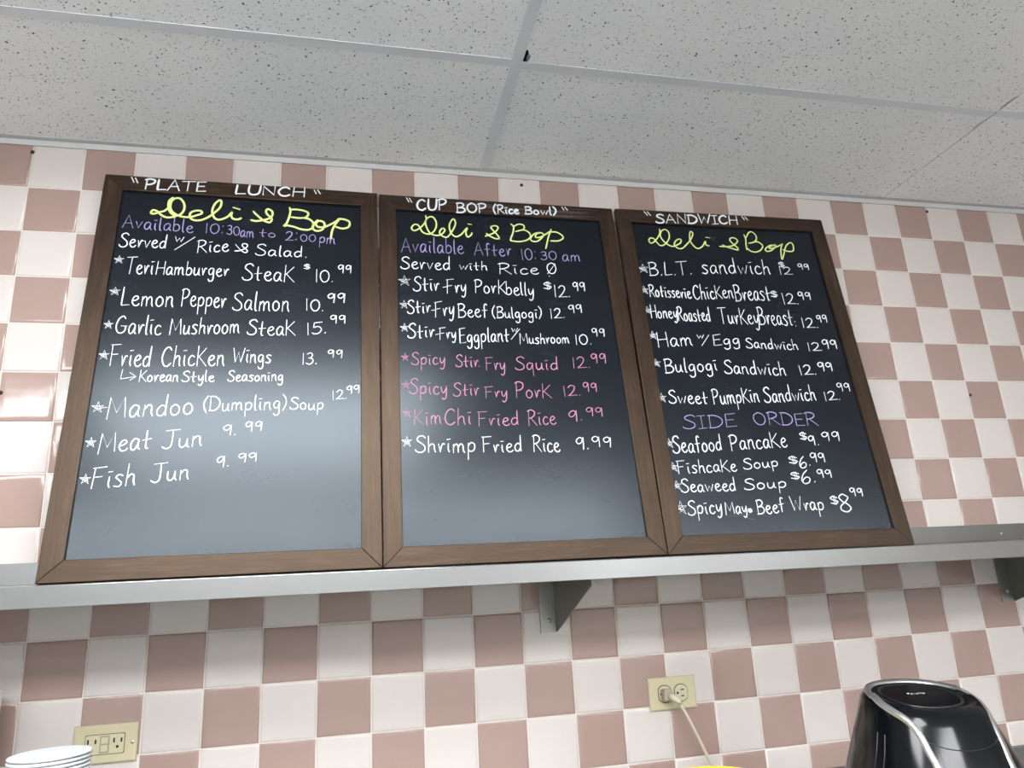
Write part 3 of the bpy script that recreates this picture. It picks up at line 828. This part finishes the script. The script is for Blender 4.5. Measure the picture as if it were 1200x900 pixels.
BOARDS = [menu_board(i) for i in range(3)]
CNAME = {'w': 'white', 'v': 'violet', 'p': 'pink', 'y': 'yellow'}
rnd = random.Random(11)
for b, colr, surf, words in INK:
    runs = [[words[0]]]                # words written close together form one run
    for w0, w1 in zip(words, words[1:]):
        if w1[1] - w0[3] > 11.0 and w1[0] != '/' and w0[0] != '/':
            runs.append([])
        runs[-1].append(w1)
    for run in runs:
        bm = bmesh.new()
        y0 = REC if surf == 'p' else 0.0
        for (txt, u0, v0, u1, v1, cap) in run:
            wd = 0.0026 if cap > 34 else 0.0024 if cap > 24 else 0.0021
            if surf == 'f':
                wd = 0.0044
            if b == 2:
                wd *= 1.08
            if colr in 'vp':
                wd *= 0.9
            if txt in '*$':
                wd = 0.0023
            if txt == 'o':
                wd = 0.0040
            if txt == '*':             # the hand-drawn stars run a little large
                e = (u1 - u0) * 0.10
                u0, u1, v0, v1, cap = u0 - e, u1 + e, v0 - cap * 0.12, v1 - cap * 0.12, cap * 1.22
            write(bm, txt, u0, v0, u1, v1, cap, wd, y0, rnd)
        o = link('chalk_writing', bm, CHALK[colr], BOARDS[b])
        o['label'] = CNAME[colr] + ' handwriting'
for b, strokes in TITLES:
    bm = bmesh.new()
    for st in strokes:
        pts = [Vector((x * 0.001, y * 0.001)) for x, y in st]
        stroke_ribbon(bm, [Vector(p) for p in catmull(pts, 5)] if len(pts) > 2 else pts, (0.0050, 0.0040, 0.0038)[b], REC)
    o = link('chalk_writing', bm, CHALK['y'], BOARDS[b])
    o['label'] = 'large yellow-green cursive title'

# chalk wiped along the top rail of the middle board, and scuffs low on the right one
M_SMEAR = mat('chalk_smear', (104, 99, 98), 0.9, spec=0.1)
rnd = random.Random(21)
bm = bmesh.new()
for k in range(20):
    a = rnd.uniform(150, 480)
    ln = rnd.uniform(40, 150)
    v = 874 + rnd.uniform(3, 34)
    pts = [Vector((0.001 * (a + ln * q / 4), 0.001 * (v + rnd.uniform(-0.5, 0.5)))) for q in range(5) if a + ln * q / 4 < 575]
    if len(pts) > 2:
        stroke_ribbon(bm, pts, rnd.uniform(0.0006, 0.0016), 0.0, 0.00012)
link('chalk_smear', bm, M_SMEAR, BOARDS[1])['label'] = 'grey wiped chalk streaks'
bm = bmesh.new()
for k in range(12):
    a, v = rnd.uniform(50, 330), rnd.uniform(70, 110)
    ln = rnd.uniform(8, 40)
    pts = [Vector((0.001 * (a + ln * q / 3), 0.001 * (v + rnd.uniform(-2, 2)))) for q in range(4)]
    stroke_ribbon(bm, pts, rnd.uniform(0.0005, 0.0009), REC, 0.0001)
link('chalk_smear', bm, M_SMEAR, BOARDS[2])['label'] = 'faint chalk scuffs'

# ================================================================ STEEL SHELF
SD = 2.8                      # shelf depth in tiles
RT, RB = 9.140, 9.46          # rows of the top and bottom of the front lip
RW = 9.020                    # the plate droops a little from the wall to the lip
shelf = empty('wall_shelf', P(10.5, RT, 0), 'long stainless steel wall shelf carrying the chalkboard menus', 'shelf')
SO = shelf.location


def loc_box(bm, c0, c1, r0, r1, d0, d1):
    a, b = P(c0, r0, d0) - SO, P(c1, r1, d1) - SO
    box(bm, min(a.x, b.x), max(a.x, b.x), min(a.y, b.y), max(a.y, b.y), min(a.z, b.z), max(a.z, b.z))


SX0, SX1 = -6.0, 29.0
bm = bmesh.new()
# folded sheet: top plate, front lip and return hem, as one closed section
t = 0.0016 / S
sec = [(0.02, RW), (SD, RT), (SD, RB), (SD - 0.16, RB), (SD - 0.16, RB - t), (SD - t, RB - t), (SD - t, RT + t), (0.02, RW + t)]
prism(bm, [((P(0, r, d) - SO).y, (P(0, r, d) - SO).z) for d, r in sec], 'x', (SX0 - 10.5) * S, (SX1 - 10.5) * S)
grain_uv(link('shelf_top', bm, M_SHELF, shelf, bevel=0.0012))
bm = bmesh.new()
loc_box(bm, SX0, SX1, 8.635, RW, 0.004, 0.022)
grain_uv(link('back_flange', bm, M_SHELF, shelf, bevel=0.0006))
for sc in (-2.0, 3.0, 8.4, 14.1, 22.0, 27.5):
    bm = bmesh.new()
    lathe(bm, [(0, 0.0016), (0.003, 0.0014), (0.0042, 0.0005), (0.0043, 0)], 16)
    s = link('screw', bm, M_SCREW, shelf, smooth=True)
    s.location = P(sc, 8.86, 0.022) - SO
    s.rotation_euler = (math.pi / 2, 0, 0)


def bracket(c):
    """steel angle: flange screwed to the wall, triangular web standing out on its right edge."""
    bm = bmesh.new()
    # flange
    a = P(c, 9.112, 0.0) - SO
    z0 = (P(0, 10.43, 0) - SO).z
    z1 = (P(0, RW + 3 * t, 0) - SO).z
    z2 = (P(0, RT + 2 * t, 0) - SO).z
    box(bm, a.x, a.x + 0.036, -0.0032, -0.0006, z0, z1)
    # web
    xw = a.x + 0.036
    pts = [(-0.0006, z0), (-0.005, z0 + 0.001), (-SD * S + 0.028, (P(0, 9.55, 0) - SO).z), (-SD * S + 0.028, z2), (-0.0006, z1)]
    prism(bm, pts, 'x', xw, xw + 0.0026)
    br = link('bracket', bm, M_BRACKET, shelf, bevel=0.0006)
    for rr in (10.19,):
        bm = bmesh.new()
        lathe(bm, [(0, 0.0024), (0.0022, 0.0022), (0.0040, 0.0010), (0.0046, 0), ], 16)
        s = link('screw', bm, M_SCREW, br, smooth=True)
        s.location = Vector((a.x + 0.020, -0.0032, (P(0, rr, 0) - SO).z))
        s.rotation_euler = (math.pi / 2, 0, 0)


bracket(10.37)
bracket(21.60)

# ================================================================ OLD WALL PLUGS
for (c, r, lab) in ((0.0, 0.18, 'small dark wall plug under the ceiling at the far left of the tiles'),
                    (10.56, 0.18, 'small dark wall plug under the ceiling above the CUP BOP board'),
                    (22.0, 0.16, 'small dark wall plug under the ceiling right of the SANDWICH board'),
                    (22.04, 5.38, 'small dark wall plug halfway up the tiles right of the boards'),
                    (0.04, 5.43, 'small dark wall plug left of the boards at the photo edge')):
    bm = bmesh.new()
    lathe(bm, [(0, 0.0030), (0.0026, 0.0026), (0.0040, 0.0012), (0.0046, 0)], 16)
    o = link('wall_plug', bm, M_DARK, smooth=True)
    o.location = P(c, r, 0.002)
    o.rotation_euler = (math.pi / 2, 0, 0)
    tag(o, lab, 'wall plug', 'old wall plugs in the tiles')


# ================================================================ OUTLETS
def plate(root, w, h):
    bm = bmesh.new()
    outer, mid, inner = [], [], []
    for lst, ins, y in ((outer, 0, -0.0006), (mid, 0.0008, -0.0035), (inner, 0.004, -0.0052)):
        for x, z in ((-w / 2 + ins, -h / 2 + ins), (w / 2 - ins, -h / 2 + ins), (w / 2 - ins, h / 2 - ins), (-w / 2 + ins, h / 2 - ins)):
            lst.append(bm.verts.new((x, y, z)))
    for a, b in ((outer, mid), (mid, inner)):
        for k in range(4):
            bm.faces.new((a[k], a[(k + 1) % 4], b[(k + 1) % 4], b[k]))
    bm.faces.new(inner)
    bm.faces.new(outer[::-1])
    return link('cover_plate', bm, M_ALMOND, root)


def rounded(w, h, r, n=5):
    pts = []
    for cx_, cz_, a0 in ((w / 2 - r, h / 2 - r, 0), (-w / 2 + r, h / 2 - r, 90), (-w / 2 + r, -h / 2 + r, 180), (w / 2 - r, -h / 2 + r, 270)):
        for k in range(n + 1):
            a = math.radians(a0 + 90 * k / n)
            pts.append((cx_ + r * math.cos(a), cz_ + r * math.sin(a)))
    return pts


def slots(parent, cx_, cz_, y, ground):
    bm = bmesh.new()
    box(bm, cx_ - 0.0080, cx_ - 0.0050, y - 0.0003, y + 0.001, cz_ - 0.0005, cz_ + 0.0075)
    box(bm, cx_ + 0.0050, cx_ + 0.0080, y - 0.0003, y + 0.001, cz_ - 0.0005, cz_ + 0.0070)
    prism(bm, [(cx_ + 0.0026 * math.cos(a * 0.5236), cz_ - 0.0080 + 0.0026 * math.sin(a * 0.5236)) for a in range(12)], 'y', y - 0.0003, y + 0.001)
    return link('slots', bm, M_HOLE, parent)


# left: rectangular ground-fault outlet laid sideways
g = empty('wall_outlet', P(2.445, 11.77, 0), 'almond rectangular wall outlet with two test buttons, beside the white stack', 'wall outlet')
plate(g, 0.113, 0.0690)
bm = bmesh.new()
prism(bm, rounded(0.0675, 0.034, 0.003), 'y', -0.0066, -0.004)
rc = link('receptacle', bm, M_ALMOND2, g, bevel=0.0006)
bm = bmesh.new()
for k in range(1):
    o1, o2 = rounded(0.0695, 0.036, 0.003), rounded(0.0675, 0.034, 0.003)
    a = [bm.verts.new((x, -0.0054, z)) for x, z in o1]
    b = [bm.verts.new((x, -0.0054, z)) for x, z in o2]
    for q in range(len(a)):
        bm.faces.new((a[q], a[(q + 1) % len(a)], b[(q + 1) % len(a)], b[q]))
link('gap', bm, M_HOLE, rc)
for sx in (-0.0225, 0.0225):
    slots(rc, sx, 0.0025, -0.0066, True)
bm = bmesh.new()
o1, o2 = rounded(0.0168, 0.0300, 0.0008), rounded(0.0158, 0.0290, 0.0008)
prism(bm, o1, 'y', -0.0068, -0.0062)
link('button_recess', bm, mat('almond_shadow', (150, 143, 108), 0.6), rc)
for zz in (0.0068, -0.0068):
    bm = bmesh.new()
    prism(bm, [(x, z + zz) for x, z in rounded(0.0120, 0.0115, 0.0008)], 'y', -0.0082, -0.0066)
    link('button', bm, M_ALMOND2, rc, bevel=0.0005)
for sx in (-0.0480, 0.0480):
    bm = bmesh.new()
    lathe(bm, [(0, 0.0014), (0.002, 0.0012), (0.0032, 0.0004), (0.0034, 0)], 14)
    s = link('screw', bm, M_SCREW, g, smooth=True)
    s.location = (sx, -0.0052, 0.0)
    s.rotation_euler = (math.pi / 2, 0, 0)

# right: duplex outlet laid sideways
d = empty('wall_outlet', P(13.07, 11.765, 0), 'almond wall outlet with two round sockets and a cord plugged in', 'wall outlet')
plate(d, 0.113, 0.0690)
for sx in (-0.0195, 0.0195):
    bm = bmesh.new()
    pts = []
    for k in range(40):
        a = 2 * math.pi * k / 40
        pts.append((sx + max(-0.0145, min(0.0145, 0.0172 * math.cos(a))), 0.0172 * math.sin(a)))
    prism(bm, pts, 'y', -0.0070, -0.004)
    rc = link('receptacle', bm, M_ALMOND2, d, bevel=0.0005)
    bm = bmesh.new()
    po = [(sx + (x - sx) * 1.09, z * 1.09) for x, z in pts]
    a = [bm.verts.new((x, -0.00535, z)) for x, z in po]
    b = [bm.verts.new((x, -0.00535, z)) for x, z in pts]
    for q in range(40):
        bm.faces.new((a[q], a[(q + 1) % 40], b[(q + 1) % 40], b[q]))
    link('gap', bm, M_HOLE, rc)
    # this pair is mounted on its side: blades are stacked
    bm = bmesh.new()
    y = -0.0070
    box(bm, sx - 0.001, sx + 0.0072, y - 0.0003, y + 0.001, 0.0052, 0.0075)
    box(bm, sx - 0.001, sx + 0.0066, y - 0.0003, y + 0.001, -0.0075, -0.0052)
    prism(bm, [(sx - 0.0085 + 0.0027 * math.cos(q * 0.5236), 0.0027 * math.sin(q * 0.5236)) for q in range(12)], 'y', y - 0.0003, y + 0.001)
    link('slots', bm, M_HOLE, rc)
bm = bmesh.new()
lathe(bm, [(0, 0.0014), (0.002, 0.0012), (0.0032, 0.0004), (0.0034, 0)], 14)
s = link('screw', bm, M_SCREW, d, smooth=True)
s.location = (0, -0.0052, 0.0)
s.rotation_euler = (math.pi / 2, 0, 0)

# ================================================================ COUNTER
RC = 14.6
CT = CEIL - RC * S
cnt = empty('counter', Vector((10 * S, -3.2 * S, 0)), 'stainless steel work counter along the tiled wall under the shelf', 'counter')
co = cnt.location
bm = bmesh.new()
box(bm, -9.0 * S * 1 - 0.6, 20 * S, -3.0 * S - 0.02, 3.2 * S - 0.004, CT - 0.04, CT)
link('worktop', bm, M_COUNTER, cnt, bevel=0.002)
bm = bmesh.new()
box(bm, -9.0 * S - 0.6, 20 * S, 3.2 * S - 0.018, 3.2 * S - 0.002, CT, CEIL - 13.47 * S)
bs = link('trim_%d' % nt_, bm, M_COUNTER, bevel=0.002)
bs.location = co
bs['kind'] = 'structure'
bs['label'] = 'stainless steel splashback behind the counter'
bm = bmesh.new()
box(bm, -9.0 * S - 0.56, 20 * S - 0.04, -2.7 * S, 3.2 * S - 0.006, 0.0, CT - 0.04)
link('cabinet', bm, M_GREYPL, cnt)

# ================================================================ AIR FRYER
FX, FDIST = 15.41, 4.30
fr = empty('air_fryer', Vector((FX * S, -FDIST * S, CT)), 'glossy black egg-shaped air fryer with silver trim, below the shelf at right', 'air fryer', rz=math.radians(-8))
FH = 0.340
R0, R1 = 0.1587, 0.0845


def prof(tt):
    k = min(1.0, max(0.0, (tt - 0.35) / 0.65))
    r = R0 - (R0 - R1) * k ** 1.2
    if tt < 0.3:
        r = R0 * (0.82 + 0.18 * math.sqrt(max(0.0, tt / 0.3)))
    if tt > 0.96:
        r -= 0.0045 * ((tt - 0.96) / 0.04) ** 2
    return r


TILT = 0.16


def fpt(phi, tt, rho=1.0, out=0.0):
    """phi 0 = front (-y), tt = height fraction, rho<1 moves inward over the top cap."""
    r = prof(min(tt, 1.0)) + out
    sx, sy = math.sin(phi), -math.cos(phi)
    e = 2.0 / 2.3
    x = math.copysign(abs(sx) ** e, sx) * r
    y = math.copysign(abs(sy) ** e, sy) * r * 1.06
    x, y = x * rho, y * rho
    z = FH * tt - (0.003 * min(1.0, (1 - rho) / 0.12) if tt >= 1 else 0.0)
    k = max(0.0, (tt - 0.45) / 0.55)
    z += y * TILT * k * k
    return Vector((x, y, z))


bm = bmesh.new()
NP = 72
rings = []
lv = [k / 26.0 for k in range(27)]
for tt in lv:
    rings.append([bm.verts.new(fpt(2 * math.pi * k / NP, tt)) for k in range(NP)])
for rho in (0.97, 0.92, 0.82, 0.7):
    rings.append([bm.verts.new(fpt(2 * math.pi * k / NP, 1.0, rho)) for k in range(NP)])
for a, b in zip(rings, rings[1:]):
    for k in range(NP):
        bm.faces.new((a[k], a[(k + 1) % NP], b[(k + 1) % NP], b[k]))
bm.faces.new(rings[-1])
bm.faces.new(rings[0][::-1])
link('body', bm, M_BLACK, fr, smooth=True)

# oval lid set into the tilted top
bm = bmesh.new()
lr = []
for rho, dz in ((0.765, 0.0002), (0.760, 0.0016), (0.745, 0.0020), (0.725, 0.0006), (0.70, -0.0004), (0.4, -0.0004)):
    lr.append([bm.verts.new(fpt(2 * math.pi * k / NP, 1.0, rho) + Vector((0, 0, dz))) for k in range(NP)])
for a, b in zip(lr, lr[1:]):
    for k in range(NP):
        bm.faces.new((a[k], a[(k + 1) % NP], b[(k + 1) % NP], b[k]))
bm.faces.new(lr[-1])
lid = link('lid_panel', bm, M_LID, fr, smooth=True)


def band(path, half, th):
    """a flat ribbon of trim that follows the body; path = list of (phi, t)."""
    bm = bmesh.new()
    path = catmull([(a, b, 0) for a, b in path], 8)
    def g(a, q):
        return fpt(a, q) if q <= 1 else fpt(a, 1.0, 2.0 - q)
    C_ = [g(p[0], p[1]) for p in path]
    rows = []
    for i, p in enumerate(path):
        e = 1e-3
        du = g(p[0] + e, p[1]) - g(p[0] - e, p[1])
        dv = g(p[0], p[1] + 0.01) - g(p[0], p[1] - 0.01)
        nr = du.cross(dv).normalized()
        tg = (C_[min(i + 1, len(C_) - 1)] - C_[max(i - 1, 0)]).normalized()
        sd = nr.cross(tg).normalized()
        c = C_[i]
        if (c + nr * 0.01 - Vector((0, 0, FH * 0.5))).length < (c - nr * 0.01 - Vector((0, 0, FH * 0.5))).length:
            nr = -nr
        rows.append([bm.verts.new(c + sd * half - nr * 0.003), bm.verts.new(c + sd * half * 0.8 + nr * th), bm.verts.new(c - sd * half * 0.8 + nr * th), bm.verts.new(c - sd * half - nr * 0.003)])
    for a, b in zip(rows, rows[1:]):
        for k in range(3):
            bm.faces.new((a[k], a[k + 1], b[k + 1], b[k]))
    return bm


D = math.radians
half_path = [(D(18), 0.15), (D(21), 0.35), (D(24), 0.58), (D(27), 0.74), (D(32), 0.82), (D(38), 0.895), (D(48), 0.945), (D(66), 0.975), (D(92), 1.0), (D(120), 1.045), (D(150), 1.06), (D(180), 1.065)]
full = half_path + [(2 * math.pi - a, b) for a, b in half_path[-2::-1]]
link('silver_trim', band(full, 0.0062, 0.0018), M_SILVER, fr, smooth=True)['label'] = 'silver trim strip curving round the top'
# panel seam on the front, and side seams
seam = [(D(-31), 0.86), (D(-16), 0.835), (D(0), 0.825), (D(16), 0.835), (D(31), 0.86)]
link('seam', band(seam, 0.0008, 0.0006), M_LID, fr, smooth=True)
for ph in (-80, -72):
    link('seam', band([(D(ph), 0.60), (D(ph + 3), 0.75), (D(ph + 2), 0.86)], 0.0008, 0.0006), M_LID, fr, smooth=True)
# wordmark on the lid
bm = bmesh.new()
write(bm, 'PowerXL', -15, -2.6, 15, -2.6, 5.2, 0.0009, 0.0, random.Random(2))
for v in bm.verts:
    x, h, y = v.co.x, -v.co.y, v.co.z + 0.010
    base = fpt(0, 1.0, 0.0)
    v.co = Vector((x, y, FH - 0.0024 + y * TILT + h))
wm = link('wordmark', bm, M_SILVER, lid)

# ================================================================ POWER CORD
pc = empty('power_cord', P(12.89, 11.77, 0.065), 'cream power cord with grey plug hanging from the round-socket outlet', 'power cord')
po = pc.location
bm = bmesh.new()
prism(bm, [(-0.010, -0.012), (0.010, -0.012), (0.012, 0.0), (0.010, 0.012), (-0.010, 0.012)], 'y', -0.020, -0.0005)
link('plug', bm, M_PLUG, pc, bevel=0.003)
bm = bmesh.new()
tube(bm, [(0.004, -0.018, -0.002), (0.011, -0.026, -0.006), (0.018, -0.029, -0.012), (0.0215, -0.029, -0.018)], [0.0085, 0.0078, 0.0062, 0.0052], 12)
link('strain_relief', bm, M_CORD, pc, smooth=True)
bm = bmesh.new()
wp = [P(13.06, 11.90, 0.33), P(13.20, 12.18, 0.36), P(13.44, 12.72, 0.36), P(13.66, 13.25, 0.38), P(13.9, 13.9, 0.5), P(14.1, 14.40, 0.75), P(14.3, 14.555, 1.15), P(14.7, 14.56, 1.7), P(15.15, 14.50, 2.25), P(15.3, 14.35, 2.62)]
tube(bm, catmull([p - po for p in wp], 8), 0.0034, 10)
link('cable', bm, M_CORD, pc, smooth=True)

# ================================================================ YELLOW TUB
bm = bmesh.new()
yt = empty('tub', Vector((12.26 * S, -3.24 * S, CT)), 'round yellow plastic tub whose top just shows under the plugged-in cord', 'tub')
hy = CEIL - 12.61 * S - CT
lathe(bm, [(0, 0), (0.080, 0), (0.084, 0.004), (0.094, hy - 0.02), (0.094, hy - 0.018), (0, hy - 0.018)], 56)
link('body', bm, M_YELLOW, yt, smooth=False)
bm = bmesh.new()
lathe(bm, [(0.094, hy - 0.016), (0.098, hy - 0.015), (0.0995, hy - 0.004), (0.098, hy - 0.0005), (0.095, hy), (0.092, hy - 0.001), (0.089, hy - 0.004), (0.0, hy - 0.003)], 56)
link('lid', bm, M_YELLOW, yt, smooth=True)

# ================================================================ WHITE LIDS ON A GREY BIN
BIN_R = 11.91
bn = empty('storage_bin', Vector((2.18 * S, -3.3 * S, CT)), 'grey plastic bin under the white lids, its corner showing below the rectangular outlet', 'bin', rz=D(4))
bh = CEIL - BIN_R * S - CT
bm = bmesh.new()
prism(bm, rounded(0.190, 0.400, 0.02), 'z', 0.0, bh - 0.012)
link('body', bm, M_GREYPL, bn, bevel=0.003)
bm = bmesh.new()
prism(bm, rounded(0.200, 0.410, 0.022), 'z', bh - 0.012, bh)
link('lid', bm, M_GREYPL, bn, bevel=0.003)

LX, LD = 2.66, 3.25
NLID = 11
pitch = 0.0056
proto = None
for k in range(NLID):
    top = k == NLID - 1
    lab = ('topmost white plastic lid of the stack at the lower left' if top else
           'second white plastic lid from the top of the stack' if k == NLID - 2 else
           'third white plastic lid from the top of the stack' if k == NLID - 3 else
           'white plastic lid low in the stack at the lower left')
    loc = Vector((LX * S + random.Random(k).uniform(-0.0012, 0.0012), -LD * S, CT + bh + 0.0003 + k * pitch))
    if proto is None:
        bm = bmesh.new()
        lathe(bm, [(0, 0.0), (0.046, 0.0), (0.0495, 0.0002), (0.0530, 0.0012), (0.0545, 0.0028), (0.0535, 0.0044), (0.0505, 0.0052), (0.045, 0.0054), (0, 0.0054)], 64)
        o = link('lid', bm, M_WHITEPL, smooth=True)
        proto = o
    else:
        o = proto.copy()
        COL.objects.link(o)
    o.location = loc
    tag(o, lab, 'lid', 'stack of white plastic lids')

# ================================================================ WHITE BOX AT THE LEFT EDGE
wb = empty('box', Vector((0.12 * S, -1.0 * S, CT)), 'tall white box almost wholly cut off by the left edge of the photo', 'box')
bm = bmesh.new()
h1 = CEIL - 10.72 * S - CT
box(bm, -0.075, 0.083, -0.055, 0.070, 0.0, h1)
link('body', bm, M_WHITEBOX, wb, bevel=0.004)
